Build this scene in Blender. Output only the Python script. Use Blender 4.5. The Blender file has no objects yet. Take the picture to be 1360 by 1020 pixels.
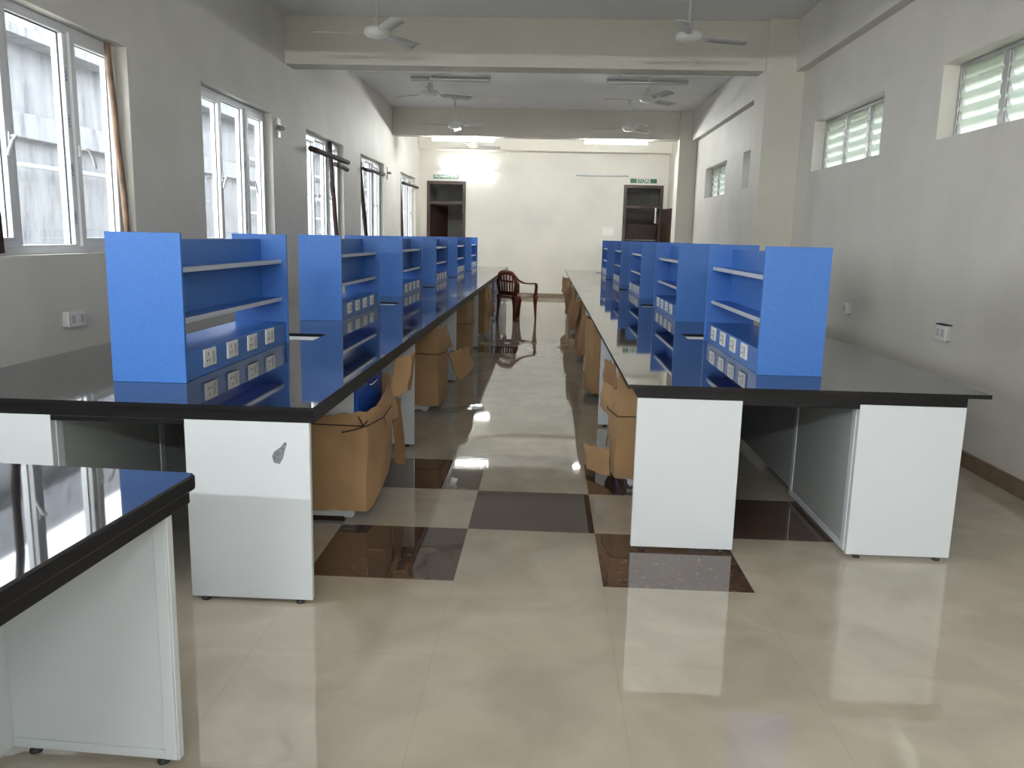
import bpy, bmesh, math, random
from mathutils import Vector, Matrix, noise
S = bpy.context.scene
COL = S.collection
PI = math.pi
rnd = random.Random(7)

# ------------------------------------------------------------------ helpers
def srgb(r, g, b):
    def f(c):
        c /= 255.0
        return c / 12.92 if c <= .04045 else ((c + .055) / 1.055) ** 2.4
    return (f(r), f(g), f(b), 1.0)

class MB:
    """collects shapes, build() links them as one mesh object"""
    def __init__(self): self.bm = bmesh.new()
    def box(self, x0, x1, y0, y1, z0, z1, bev=0.0, mat=None):
        b = bmesh.new()
        bmesh.ops.create_cube(b, size=1.0)
        for v in b.verts:
            v.co = Vector(((x0 + x1) / 2 + v.co.x * (x1 - x0), (y0 + y1) / 2 + v.co.y * (y1 - y0), (z0 + z1) / 2 + v.co.z * (z1 - z0)))
        if bev > 0:
            bmesh.ops.bevel(b, geom=b.edges[:], offset=bev, segments=2, affect='EDGES', profile=.5)
        if mat is not None:
            bmesh.ops.transform(b, matrix=mat, verts=b.verts)
        self._join(b)
        return self
    def _join(self, b, smooth=False):
        m = bpy.data.meshes.new('tmp')
        b.normal_update()
        if smooth:
            for f in b.faces: f.smooth = True
        b.to_mesh(m); b.free()
        self.bm.from_mesh(m)
        bpy.data.meshes.remove(m)
    def tube(self, pts, r, seg=10, caps=True):
        """tube along points; r a number or a list"""
        pts = [Vector(p) for p in pts]
        rs = r if isinstance(r, (list, tuple)) else [r] * len(pts)
        b = bmesh.new(); rings = []
        up = Vector((0, 0, 1))
        for i, p in enumerate(pts):
            d = (pts[min(i + 1, len(pts) - 1)] - pts[max(i - 1, 0)]).normalized()
            a = d.cross(up)
            if a.length < 1e-3: a = d.cross(Vector((1, 0, 0)))
            a.normalize(); c = d.cross(a).normalized()
            rings.append([b.verts.new(p + (a * math.cos(t) + c * math.sin(t)) * rs[i]) for t in [2 * PI * k / seg for k in range(seg)]])
        for i in range(len(rings) - 1):
            for k in range(seg):
                f = b.faces.new((rings[i][k], rings[i][(k + 1) % seg], rings[i + 1][(k + 1) % seg], rings[i + 1][k])); f.smooth = True
        if caps:
            b.faces.new(rings[0][::-1]); b.faces.new(rings[-1])
        bmesh.ops.recalc_face_normals(b, faces=b.faces[:])
        self._join(b)
        return self
    def strip(self, sections, closed=True):
        """loft between equal-length sections (lists of points)"""
        b = bmesh.new()
        vs = [[b.verts.new(Vector(p)) for p in s] for s in sections]
        n = len(vs[0])
        for i in range(len(vs) - 1):
            for k in range(n if closed else n - 1):
                f = b.faces.new((vs[i][k], vs[i][(k + 1) % n], vs[i + 1][(k + 1) % n], vs[i + 1][k])); f.smooth = True
        if closed:
            b.faces.new(vs[0][::-1]); b.faces.new(vs[-1])
        bmesh.ops.recalc_face_normals(b, faces=b.faces[:])
        self._join(b)
        return self
    def lathe(self, prof, seg=24, center=(0, 0, 0)):
        b = bmesh.new(); cx, cy, cz = center
        rings = [[b.verts.new((cx + r * math.cos(2 * PI * k / seg), cy + r * math.sin(2 * PI * k / seg), cz + z)) for k in range(seg)] for r, z in prof]
        for i in range(len(rings) - 1):
            for k in range(seg):
                f = b.faces.new((rings[i][k], rings[i][(k + 1) % seg], rings[i + 1][(k + 1) % seg], rings[i + 1][k])); f.smooth = True
        b.faces.new(rings[0][::-1]); b.faces.new(rings[-1])
        bmesh.ops.recalc_face_normals(b, faces=b.faces[:])
        self._join(b)
        return self
    def sheet(self, grid, th):
        """thin solid sheet from a grid of points"""
        b = bmesh.new()
        n, m = len(grid), len(grid[0])
        V = [[Vector(p) for p in r] for r in grid]
        N = [[None] * m for _ in range(n)]
        for i in range(n):
            for j in range(m):
                du = V[min(i + 1, n - 1)][j] - V[max(i - 1, 0)][j]
                dv = V[i][min(j + 1, m - 1)] - V[i][max(j - 1, 0)]
                c = du.cross(dv)
                N[i][j] = c.normalized() if c.length > 1e-9 else Vector((0, 0, 1))
        A = [[b.verts.new(V[i][j] + N[i][j] * th / 2) for j in range(m)] for i in range(n)]
        B = [[b.verts.new(V[i][j] - N[i][j] * th / 2) for j in range(m)] for i in range(n)]
        for i in range(n - 1):
            for j in range(m - 1):
                b.faces.new((A[i][j], A[i + 1][j], A[i + 1][j + 1], A[i][j + 1]))
                b.faces.new((B[i][j], B[i][j + 1], B[i + 1][j + 1], B[i + 1][j]))
        for i in range(n - 1):
            b.faces.new((A[i][0], B[i][0], B[i + 1][0], A[i + 1][0])); b.faces.new((A[i][m - 1], A[i + 1][m - 1], B[i + 1][m - 1], B[i][m - 1]))
        for j in range(m - 1):
            b.faces.new((A[0][j], A[0][j + 1], B[0][j + 1], B[0][j])); b.faces.new((A[n - 1][j], B[n - 1][j], B[n - 1][j + 1], A[n - 1][j + 1]))
        bmesh.ops.recalc_face_normals(b, faces=b.faces[:])
        self._join(b)
        return self
    def prism(self, poly, axis, a0, a1):
        """extrude a 2-D polygon along an axis ('x': poly is (y,z), 'y': (x,z), 'z': (x,y))"""
        def P(u, v, w): return {'x': (w, u, v), 'y': (u, w, v), 'z': (u, v, w)}[axis]
        b = bmesh.new()
        A = [b.verts.new(P(u, v, a0)) for u, v in poly]; B = [b.verts.new(P(u, v, a1)) for u, v in poly]
        b.faces.new(A); b.faces.new(B[::-1])
        for i in range(len(poly)):
            b.faces.new((A[i], B[i], B[(i + 1) % len(poly)], A[(i + 1) % len(poly)]))
        bmesh.ops.recalc_face_normals(b, faces=b.faces[:])
        self._join(b)
        return self
    def build(self, name, mat, parent=None):
        me = bpy.data.meshes.new(name)
        self.bm.to_mesh(me); self.bm.free()
        me.materials.append(mat)
        o = bpy.data.objects.new(name, me); COL.objects.link(o)
        if parent is not None: o.parent = parent
        return o

def tag(o, label=None, cat=None, group=None, kind=None):
    if label: o['label'] = label
    if cat: o['category'] = cat
    if group: o['group'] = group
    if kind: o['kind'] = kind
    return o

def thing(name, label, cat, loc=(0, 0, 0), rz=0.0, group=None):
    o = bpy.data.objects.new(name, None); COL.objects.link(o)
    o.empty_display_size = .1
    o.location = loc; o.rotation_euler = (0, 0, rz)
    return tag(o, label, cat, group)

def struct_root(name, loc=(0, 0, 0)):
    o = bpy.data.objects.new(name, None); COL.objects.link(o); o.location = loc
    o['kind'] = 'structure'
    return o

def struct(o):
    o['kind'] = 'structure'; return o

def dup(root, loc, rz=None, label=None, group=None):
    r = root.copy(); COL.objects.link(r); r.location = loc
    if rz is not None: r.rotation_euler = (0, 0, rz)
    if label: r['label'] = label
    if group: r['group'] = group
    for ch in list(root.children):
        c = ch.copy(); COL.objects.link(c); c.parent = r
        for g in list(ch.children):
            d = g.copy(); COL.objects.link(d); d.parent = c
    return r

def text_mesh(name, body, size, mat, parent, matrix, depth=.001, bold=0.0):
    cu = bpy.data.curves.new('txt', 'FONT'); cu.body = body; cu.size = size
    cu.align_x = 'CENTER'; cu.align_y = 'CENTER'; cu.extrude = depth; cu.offset = bold
    o = bpy.data.objects.new('txt', cu)
    COL.objects.link(o)
    dg = bpy.context.evaluated_depsgraph_get()
    me = bpy.data.meshes.new_from_object(o.evaluated_get(dg))
    bpy.data.objects.remove(o); bpy.data.curves.remove(cu)
    me.transform(matrix); me.name = name
    me.materials.clear(); me.materials.append(mat)
    q = bpy.data.objects.new(name, me); COL.objects.link(q); q.parent = parent
    return q

# ------------------------------------------------------------------ materials
def mat(name, col, rough=.5, metal=0.0, ior=1.5, noise_scale=None, noise_amt=.1, bump=0.0, bump_scale=None, coat=0.0, spec=None, detail=4):
    m = bpy.data.materials.new(name); m.use_nodes = True
    nt = m.node_tree; p = nt.nodes['Principled BSDF']
    p.inputs['Base Color'].default_value = col
    p.inputs['Roughness'].default_value = rough
    p.inputs['Metallic'].default_value = metal
    p.inputs['IOR'].default_value = ior
    if coat: p.inputs['Coat Weight'].default_value = coat; p.inputs['Coat Roughness'].default_value = .04
    if noise_scale or bump:
        tc = nt.nodes.new('ShaderNodeTexCoord')
    if noise_scale:
        n = nt.nodes.new('ShaderNodeTexNoise'); n.inputs['Scale'].default_value = noise_scale; n.inputs['Detail'].default_value = detail
        nt.links.new(tc.outputs['Object'], n.inputs['Vector'])
        r = nt.nodes.new('ShaderNodeMapRange'); r.inputs['From Min'].default_value = .3; r.inputs['From Max'].default_value = .7
        r.inputs['To Min'].default_value = 1 - noise_amt; r.inputs['To Max'].default_value = 1 + noise_amt
        nt.links.new(n.outputs['Fac'], r.inputs['Value'])
        mx = nt.nodes.new('ShaderNodeVectorMath'); mx.operation = 'SCALE'; mx.inputs[0].default_value = col[:3]
        nt.links.new(r.outputs['Result'], mx.inputs['Scale'])
        nt.links.new(mx.outputs['Vector'], p.inputs['Base Color'])
    if bump:
        n2 = nt.nodes.new('ShaderNodeTexNoise'); n2.inputs['Scale'].default_value = bump_scale or 60; n2.inputs['Detail'].default_value = 3
        nt.links.new(tc.outputs['Object'], n2.inputs['Vector'])
        bp = nt.nodes.new('ShaderNodeBump'); bp.inputs['Strength'].default_value = bump; bp.inputs['Distance'].default_value = .01
        nt.links.new(n2.outputs['Fac'], bp.inputs['Height']); nt.links.new(bp.outputs['Normal'], p.inputs['Normal'])
    return m

def emis(name, col, strength):
    m = bpy.data.materials.new(name); m.use_nodes = True
    p = m.node_tree.nodes['Principled BSDF']
    p.inputs['Base Color'].default_value = (.8, .8, .8, 1)
    p.inputs['Emission Color'].default_value = col; p.inputs['Emission Strength'].default_value = strength
    return m

def pane_mat(name, tint, gloss_rough=.02, translucent=0.0, ior=1.45):
    m = bpy.data.materials.new(name); m.use_nodes = True
    nt = m.node_tree; nt.nodes.remove(nt.nodes['Principled BSDF'])
    out = nt.nodes['Material Output']
    tr = nt.nodes.new('ShaderNodeBsdfTransparent'); tr.inputs['Color'].default_value = tint
    last = tr.outputs[0]
    if translucent:
        tl = nt.nodes.new('ShaderNodeBsdfTranslucent'); tl.inputs['Color'].default_value = (.74, .77, .75, 1)
        mx = nt.nodes.new('ShaderNodeMixShader'); mx.inputs[0].default_value = translucent
        nt.links.new(last, mx.inputs[1]); nt.links.new(tl.outputs[0], mx.inputs[2]); last = mx.outputs[0]
    gl = nt.nodes.new('ShaderNodeBsdfGlossy'); gl.inputs['Roughness'].default_value = gloss_rough
    lw = nt.nodes.new('ShaderNodeLayerWeight'); lw.inputs['Blend'].default_value = .5
    pw = nt.nodes.new('ShaderNodeMath'); pw.operation = 'POWER'; pw.inputs[1].default_value = 5.0
    nt.links.new(lw.outputs['Facing'], pw.inputs[0])
    f0 = ((ior - 1) / (ior + 1)) ** 2
    fr = nt.nodes.new('ShaderNodeMath'); fr.operation = 'MULTIPLY_ADD'; fr.inputs[1].default_value = 1 - f0; fr.inputs[2].default_value = f0
    nt.links.new(pw.outputs[0], fr.inputs[0])
    m2 = nt.nodes.new('ShaderNodeMixShader')
    nt.links.new(fr.outputs[0], m2.inputs[0]); nt.links.new(last, m2.inputs[1]); nt.links.new(gl.outputs[0], m2.inputs[2])
    nt.links.new(m2.outputs[0], out.inputs['Surface'])
    return m

def wall_mat(name, col, stain=.10):
    """painted plaster with faint blotches and a little grime"""
    m = bpy.data.materials.new(name); m.use_nodes = True
    nt = m.node_tree; p = nt.nodes['Principled BSDF']; p.inputs['Roughness'].default_value = .62
    tc = nt.nodes.new('ShaderNodeTexCoord')
    def N(scale, det):
        n = nt.nodes.new('ShaderNodeTexNoise'); n.inputs['Scale'].default_value = scale; n.inputs['Detail'].default_value = det
        nt.links.new(tc.outputs['Object'], n.inputs['Vector']); return n
    n1 = N(1.3, 6); n2 = N(45, 2)
    r1 = nt.nodes.new('ShaderNodeMapRange'); r1.inputs['From Min'].default_value = .35; r1.inputs['From Max'].default_value = .7
    r1.inputs['To Min'].default_value = 1.0; r1.inputs['To Max'].default_value = 1 - stain
    nt.links.new(n1.outputs['Fac'], r1.inputs['Value'])
    r2 = nt.nodes.new('ShaderNodeMapRange'); r2.inputs['To Min'].default_value = .95; r2.inputs['To Max'].default_value = 1.05
    nt.links.new(n2.outputs['Fac'], r2.inputs['Value'])
    mu = nt.nodes.new('ShaderNodeMath'); mu.operation = 'MULTIPLY'
    nt.links.new(r1.outputs[0], mu.inputs[0]); nt.links.new(r2.outputs[0], mu.inputs[1])
    v = nt.nodes.new('ShaderNodeVectorMath'); v.operation = 'SCALE'; v.inputs[0].default_value = col[:3]
    nt.links.new(mu.outputs[0], v.inputs['Scale']); nt.links.new(v.outputs[0], p.inputs['Base Color'])
    bp = nt.nodes.new('ShaderNodeBump'); bp.inputs['Strength'].default_value = .25; bp.inputs['Distance'].default_value = .004
    nt.links.new(n2.outputs['Fac'], bp.inputs['Height']); nt.links.new(bp.outputs['Normal'], p.inputs['Normal'])
    return m

M = {}
M['wall'] = wall_mat('wall_paint', srgb(222, 219, 210), .12)
M['ceiling'] = wall_mat('ceiling_paint', srgb(230, 229, 230), .08)
M['beam'] = wall_mat('beam_paint', srgb(220, 216, 204), .08)
def outside_mat():
    m = bpy.data.materials.new('weathered_plaster'); m.use_nodes = True
    nt = m.node_tree; p = nt.nodes['Principled BSDF']; p.inputs['Roughness'].default_value = .85
    tc = nt.nodes.new('ShaderNodeTexCoord'); mp = nt.nodes.new('ShaderNodeMapping'); mp.inputs['Scale'].default_value = (1, 2.6, .55)
    nt.links.new(tc.outputs['Object'], mp.inputs['Vector'])
    n = nt.nodes.new('ShaderNodeTexNoise'); n.inputs['Scale'].default_value = 1.6; n.inputs['Detail'].default_value = 8; n.inputs['Roughness'].default_value = .7
    nt.links.new(mp.outputs[0], n.inputs['Vector'])
    c = nt.nodes.new('ShaderNodeValToRGB'); e = c.color_ramp.elements
    e[0].position = .40; e[0].color = srgb(136, 139, 144); e[1].position = .72; e[1].color = srgb(78, 82, 90)
    x = e.new(.56); x.color = srgb(122, 125, 130)
    nt.links.new(n.outputs['Fac'], c.inputs[0]); nt.links.new(c.outputs[0], p.inputs['Base Color'])
    return m
M['outside'] = outside_mat()
M['outside_green'] = mat('outside_greenish_plaster', srgb(92, 100, 86), .8, noise_scale=.8, noise_amt=.25)
M['outside_pipe'] = mat('weathered_pipe', srgb(165, 168, 172), .6)
M['ground'] = mat('outside_concrete', srgb(170, 168, 160), .9, noise_scale=2, noise_amt=.15)
M['skirting'] = mat('skirting_tile', srgb(122, 104, 84), .25, noise_scale=14, noise_amt=.12)
M['upvc'] = mat('white_upvc', srgb(222, 224, 226), .35, noise_scale=5, noise_amt=.04)
M['upvc_film'] = mat('protective_film', srgb(236, 238, 240), .3)
M['film_ink'] = mat('film_ink', srgb(80, 92, 120), .5)
M['gasket'] = mat('black_gasket', srgb(45, 45, 48), .6)
M['alu'] = mat('grey_aluminium', srgb(176, 178, 178), .35, metal=.6)
M['chrome'] = mat('chrome', srgb(225, 225, 228), .15, metal=1.0)
M['pane'] = pane_mat('clear_pane', (.93, .95, .96, 1))
M['louvre'] = pane_mat('frosted_louvre_glass', (.86, .9, .86, 1), .2, .6)
M['wood_pole'] = mat('pale_timber_pole', srgb(128, 106, 88), .75, noise_scale=9, noise_amt=.3, bump=.4, bump_scale=30)
M['dark_pole'] = mat('dark_timber_pole', srgb(54, 40, 36), .75, noise_scale=9, noise_amt=.3, bump=.4, bump_scale=30)
M['door_wood'] = mat('dark_brown_door', srgb(58, 40, 32), .4, noise_scale=3, noise_amt=.2)
M['door_frame'] = mat('brown_door_frame', srgb(60, 44, 38), .4, noise_scale=3, noise_amt=.15)
M['sign'] = mat('green_sign', srgb(8, 92, 54), .35)
M['sign_white'] = mat('sign_white', srgb(238, 240, 238), .4)
M['white_lam'] = mat('white_laminate', srgb(208, 215, 220), .32, noise_scale=3, noise_amt=.02)
M['grey_lam'] = mat('grey_laminate', srgb(168, 174, 174), .3, noise_scale=3, noise_amt=.03)
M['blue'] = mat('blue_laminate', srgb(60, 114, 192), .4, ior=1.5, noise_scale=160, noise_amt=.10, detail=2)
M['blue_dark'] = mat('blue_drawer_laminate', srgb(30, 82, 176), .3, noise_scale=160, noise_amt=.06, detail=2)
M['shelf_edge'] = mat('grey_edge_strip', srgb(196, 204, 220), .3)
M['socket'] = mat('white_plastic', srgb(232, 233, 232), .35)
M['socket_grey'] = mat('grey_plastic', srgb(190, 190, 188), .35)
M['black_hole'] = mat('socket_hole', srgb(25, 25, 25), .6)
M['smudge'] = mat('grey_smudge', srgb(112, 120, 128), .5, noise_scale=60, noise_amt=.35)
M['black_edge'] = mat('black_granite_edge', srgb(16, 16, 19), .38, ior=1.35, noise_scale=120, noise_amt=.2)
M['sink'] = mat('white_polypropylene', srgb(226, 228, 228), .35)
M['card'] = mat('brown_cardboard', srgb(166, 134, 97), .85, noise_scale=4, noise_amt=.16, bump=.25, bump_scale=18)
M['card_dark'] = mat('brown_cardboard_inner', srgb(142, 108, 74), .85, noise_scale=5, noise_amt=.18, bump=.25, bump_scale=18)
M['string'] = mat('black_string', srgb(35, 33, 30), .8)
M['chair'] = mat('brown_plastic', srgb(118, 58, 36), .38, noise_scale=6, noise_amt=.1)
M['fan'] = mat('white_fan_enamel', srgb(222, 222, 216), .3)
M['fan_grey'] = mat('fan_blade_enamel', srgb(200, 200, 196), .35)
M['tube_on'] = emis('lit_tube', (.98, 1.0, .98, 1), 390)
M['tube_on_near'] = emis('lit_tube_near', (1.0, 1.0, 1.0, 1), 630)
M['tube_on_wall'] = emis('lit_wall_tube', (.98, 1.0, .98, 1), 90)
M['tube_off'] = mat('unlit_tube', srgb(225, 228, 230), .2)
M['batten'] = mat('tube_batten', srgb(190, 190, 186), .4)
M['plastic_film'] = pane_mat('clear_plastic_film', (.9, .92, .93, 1), .08, .25, ior=1.8)

def granite(name, dust):
    m = bpy.data.materials.new(name); m.use_nodes = True
    nt = m.node_tree; p = nt.nodes['Principled BSDF']
    p.inputs['IOR'].default_value = 1.85
    tc = nt.nodes.new('ShaderNodeTexCoord')
    mp = nt.nodes.new('ShaderNodeMapping'); mp.inputs['Scale'].default_value = (1.6, .7, 1)
    nt.links.new(tc.outputs['Object'], mp.inputs['Vector'])
    n = nt.nodes.new('ShaderNodeTexNoise'); n.inputs['Scale'].default_value = 2.2; n.inputs['Detail'].default_value = 8; n.inputs['Roughness'].default_value = .65; n.inputs['Distortion'].default_value = .8
    nt.links.new(mp.outputs[0], n.inputs['Vector'])
    r = nt.nodes.new('ShaderNodeMapRange'); r.inputs['From Min'].default_value = .38; r.inputs['From Max'].default_value = .68
    r.inputs['To Min'].default_value = dust * .25; r.inputs['To Max'].default_value = dust
    nt.links.new(n.outputs['Fac'], r.inputs['Value'])
    mx = nt.nodes.new('ShaderNodeMix'); mx.data_type = 'RGBA'
    mx.inputs[6].default_value = srgb(20, 20, 24); mx.inputs[7].default_value = srgb(150, 148, 142)
    nt.links.new(r.outputs[0], mx.inputs[0]); nt.links.new(mx.outputs[2], p.inputs['Base Color'])
    r2 = nt.nodes.new('ShaderNodeMapRange'); r2.inputs['To Max'].default_value = .32; r2.inputs['To Min'].default_value = .03
    nt.links.new(r.outputs[0], r2.inputs['Value']); nt.links.new(r2.outputs[0], p.inputs['Roughness'])
    return m
M['granite'] = granite('polished_black_granite', .04)
M['granite_dusty'] = granite('dusty_black_granite', .36)
M['granite_semi'] = granite('lightly_dusty_black_granite', .22)

# floor: beige vitrified tiles, a few brown ones
X0, Y0, TS = -.3374, 2.485, .6
def floor_mat():
    m = bpy.data.materials.new('vitrified_floor_tiles'); m.use_nodes = True
    nt = m.node_tree; p = nt.nodes['Principled BSDF']; L = nt.links.new
    def math_(op, a, b=None, c=None):
        n = nt.nodes.new('ShaderNodeMath'); n.operation = op
        for i, q in enumerate((a, b, c)):
            if q is None: continue
            if isinstance(q, (int, float)): n.inputs[i].default_value = q
            else: L(q, n.inputs[i])
        return n.outputs[0]
    tc = nt.nodes.new('ShaderNodeTexCoord'); sp = nt.nodes.new('ShaderNodeSeparateXYZ'); L(tc.outputs['Object'], sp.inputs[0])
    u = math_('DIVIDE', math_('SUBTRACT', sp.outputs[0], X0), TS); v = math_('DIVIDE', math_('SUBTRACT', sp.outputs[1], Y0), TS)
    iu = math_('FLOOR', u); iv = math_('FLOOR', v)
    def eq(a, k): return math_('COMPARE', a, float(k), .1)
    def tile(i, j): return math_('MULTIPLY', eq(iu, i), eq(iv, j))
    dark = None
    for t in ((-1, 1), (1, 1), (0, 2), (-1, 3), (1, 3), (-1, 12), (-2, 2), (2, 2)):
        q = tile(*t); dark = q if dark is None else math_('MAXIMUM', dark, q)
    n1 = nt.nodes.new('ShaderNodeTexNoise'); n1.inputs['Scale'].default_value = 2.5; n1.inputs['Detail'].default_value = 8; n1.inputs['Distortion'].default_value = 1.2
    L(tc.outputs['Object'], n1.inputs['Vector'])
    n2 = nt.nodes.new('ShaderNodeTexNoise'); n2.inputs['Scale'].default_value = 28; n2.inputs['Detail'].default_value = 5
    L(tc.outputs['Object'], n2.inputs['Vector'])
    cr = nt.nodes.new('ShaderNodeValToRGB'); e = cr.color_ramp.elements
    e[0].position = .3; e[0].color = srgb(166, 157, 143); e[1].position = .7; e[1].color = srgb(186, 177, 162)
    L(n1.outputs['Fac'], cr.inputs[0])
    cd = nt.nodes.new('ShaderNodeValToRGB'); e = cd.color_ramp.elements
    e[0].position = .35; e[0].color = srgb(66, 50, 42); e[1].position = .75; e[1].color = srgb(104, 84, 72)
    L(n2.outputs['Fac'], cd.inputs[0])
    mx = nt.nodes.new('ShaderNodeMix'); mx.data_type = 'RGBA'
    L(dark, mx.inputs[0]); L(cr.outputs[0], mx.inputs[6]); L(cd.outputs[0], mx.inputs[7])
    # joints
    fu = math_('ABSOLUTE', math_('SUBTRACT', math_('FRACT', u), .5)); fv = math_('ABSOLUTE', math_('SUBTRACT', math_('FRACT', v), .5))
    g = math_('GREATER_THAN', math_('MAXIMUM', fu, fv), .4965)
    mg = nt.nodes.new('ShaderNodeMix'); mg.data_type = 'RGBA'; mg.inputs[7].default_value = srgb(120, 108, 92)
    L(math_('MULTIPLY', g, .14), mg.inputs[0]); L(mx.outputs[2], mg.inputs[6])
    # dusty smears down the aisle
    mpd = nt.nodes.new('ShaderNodeMapping'); mpd.inputs['Scale'].default_value = (2.2, .9, 1); L(tc.outputs['Object'], mpd.inputs['Vector'])
    nd = nt.nodes.new('ShaderNodeTexNoise'); nd.inputs['Scale'].default_value = 1.8; nd.inputs['Detail'].default_value = 9; nd.inputs['Roughness'].default_value = .7
    L(mpd.outputs[0], nd.inputs['Vector'])
    rd = nt.nodes.new('ShaderNodeMapRange'); rd.inputs['From Min'].default_value = .42; rd.inputs['From Max'].default_value = .66; rd.inputs['To Max'].default_value = 1
    L(nd.outputs['Fac'], rd.inputs['Value'])
    ry = nt.nodes.new('ShaderNodeMapRange'); ry.inputs['From Min'].default_value = 4.9; ry.inputs['From Max'].default_value = 6.5
    L(sp.outputs[1], ry.inputs['Value'])
    dust = math_('MULTIPLY', rd.outputs[0], ry.outputs[0])
    md = nt.nodes.new('ShaderNodeMix'); md.data_type = 'RGBA'; md.inputs[7].default_value = srgb(138, 132, 122)
    L(math_('MULTIPLY', dust, .45), md.inputs[0]); L(mg.outputs[2], md.inputs[6])
    L(md.outputs[2], p.inputs['Base Color'])
    L(math_('ADD', math_('MULTIPLY', dust, .02), .022), p.inputs['Roughness'])
    p.inputs['IOR'].default_value = 1.8
    return m
M['floor'] = floor_mat()

# ------------------------------------------------------------------ room
XL, XR = -2.95, 2.68
YB, YF = -3.2, 19.13
ZC = 3.70
struct(MB().box(XL - .35, XR + .3, YB - .3, YF + 4.2, -.12, 0).build('floor', M['floor']))
struct(MB().box(XL - .35, XR + .3, YB - .3, YF + 4.2, ZC, ZC + .22).build('ceiling', M['ceiling']))

def wall_y(name, xa, xb, openings, m, y0=YB - .2, y1=YF + .2, zt=ZC):
    """wall in a plane of constant x with rectangular openings (y0, y1, z0, z1)"""
    b = MB(); y = y0
    for (a, c, z0, z1) in sorted(openings):
        b.box(xa, xb, y, a, 0, zt); b.box(xa, xb, a, c, 0, z0); b.box(xa, xb, a, c, z1, zt); y = c
    b.box(xa, xb, y, y1, 0, zt)
    return struct(b.build(name, m))
WL = [(-2.2, -.4), (1.0, 2.85), (4.05, 5.85), (7.08, 8.88), (10.12, 11.95), (13.03, 14.87), (16.55, 18.40)]
WR = [(-1.9, -.2), (1.25, 3.0), (4.23, 6.03), (7.03, 8.79), (10.10, 11.87), (12.95, 14.62)]
wall_y('wall_left', XL - .19, XL, [(a, b, 1.20, 2.60) for a, b in WL], M['wall'])
wall_y('wall_right', XR, XR + .24, [(a, b, 2.10, 2.60) for a, b in WR], M['wall'])
# far wall with the two doorways, the wall behind the camera
DP, DS, DH = (-2.80, -1.905), (1.69, 2.585), 2.60
b = MB()
b.box(XL - .2, DP[0], YF, YF + .2, 0, ZC).box(DP[0], DP[1], YF, YF + .2, DH, ZC).box(DP[1], DS[0], YF, YF + .2, 0, ZC)
b.box(DS[0], DS[1], YF, YF + .2, DH, ZC).box(DS[1], XR + .2, YF, YF + .2, 0, ZC)
struct(b.build('wall_far', M['wall']))
NW = (-1.1, 1.1, 1.05, 2.00)          # unseen window, added to the near end wall for more daylight
b = MB(); b.box(XL - .2, NW[0], YB - .2, YB, 0, ZC).box(NW[1], XR + .2, YB - .2, YB, 0, ZC).box(NW[0], NW[1], YB - .2, YB, 0, NW[2]).box(NW[0], NW[1], YB - .2, YB, NW[3], ZC)
struct(b.build('wall_near', M['wall']))
# rooms beyond the doorways
b = MB()
b.box(XL - .2, -.9, YF + 3.6, YF + 3.8, 0, ZC).box(-.9, -.75, YF + .2, YF + 3.8, 0, ZC).box(XL - .35, XL - .15, YF + .2, YF + 3.8, 0, ZC)
b.box(XL - .15, -.9, YF + 2.9, YF + 3.6, 2.62, 2.95)
struct(b.build('wall_preparation_room', M['wall']))
b = MB()
b.box(.9, XR + .3, YF + 2.6, YF + 2.8, 0, ZC).box(.75, .9, YF + .2, YF + 2.8, 0, ZC).box(XR + .2, XR + .4, YF + .2, YF + 2.8, 0, ZC)
b.box(.9, XR + .2, YF + 2.1, YF + 2.6, 2.55, 2.85)
struct(b.build('wall_store_room', M['wall']))

# beams and columns
struct(MB().box(XL, XR, 9.37, 9.67, 3.19, ZC, .006).build('beam', M['beam']))
struct(MB().box(XL, XR, 15.72, 16.00, 3.20, ZC, .006).build('beam', M['beam']))
struct(MB().box(XL, XR, 18.78, YF, 3.27, ZC, .006).build('beam', M['beam']))
struct(MB().box(XL, XR, 3.05, 3.37, 3.10, ZC, .006).build('beam', M['beam']))
for (a, c) in ((3.37, 9.27), (9.74, 15.62)):
    struct(MB().box(XR - .10, XR, a, c, 3.17, ZC, .004).build('beam', M['wall']))
struct(MB().box(2.275, XR, 9.26, 9.74, 0, ZC, .006).build('column', M['beam']))
struct(MB().box(2.355, XR, 15.62, 16.05, 0, ZC, .006).build('column', M['beam']))
# skirting
b = MB()
for (a, c) in ((YB, 9.26), (9.74, 15.62), (16.05, YF)): b.box(XR - .016, XR, a, c, 0, .10, .002)
struct(b.build('baseboard_right', M['skirting']))
b = MB()
b.box(DP[1], DS[0], YF - .016, YF, 0, .10, .002).box(XL, DP[0], YF - .016, YF, 0, .10, .002)
struct(b.build('baseboard_far', M['skirting']))
struct(MB().box(XL, XL + .016, YB, YF, 0, .10, .002).build('baseboard_left', M['skirting']))

# ------------------------------------------------------------------ outside
struct(MB().box(-14, XL - .35, -12, 60, -.5, -.3).build('ground', M['ground']))
struct(MB().box(XR + .3, 14, -12, 60, -.5, -.3).build('ground', M['ground']))
ow = thing('neighbouring_building', 'pale weathered plaster building standing close outside the left windows', 'building')
b = MB(); b.box(-7.9, -7.5, 9.0, 75, -.3, 4.75)
b.build('wall', M['outside'], ow)
b = MB(); b.box(-7.5, -7.36, 9.0, 75, 2.58, 2.92, .01); b.build('ledge', M['outside'], ow)
b = MB(); b.box(-7.5, -7.1, 9.0, 75, 3.86, 4.0, .01); b.build('sunshade', M['outside'], ow)
pp = MB().tube([(-7.3, 11.3, 2.2), (-7.3, 14.2, 2.2)], .035)
pp.build('pipe', M['outside_pipe'], ow)
for z in (3.1, 2.4, 1.8): MB().tube([(-7.3, 20, z), (-7.3, 36, z)], .05).build('pipe', M['outside_pipe'], ow)
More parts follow.
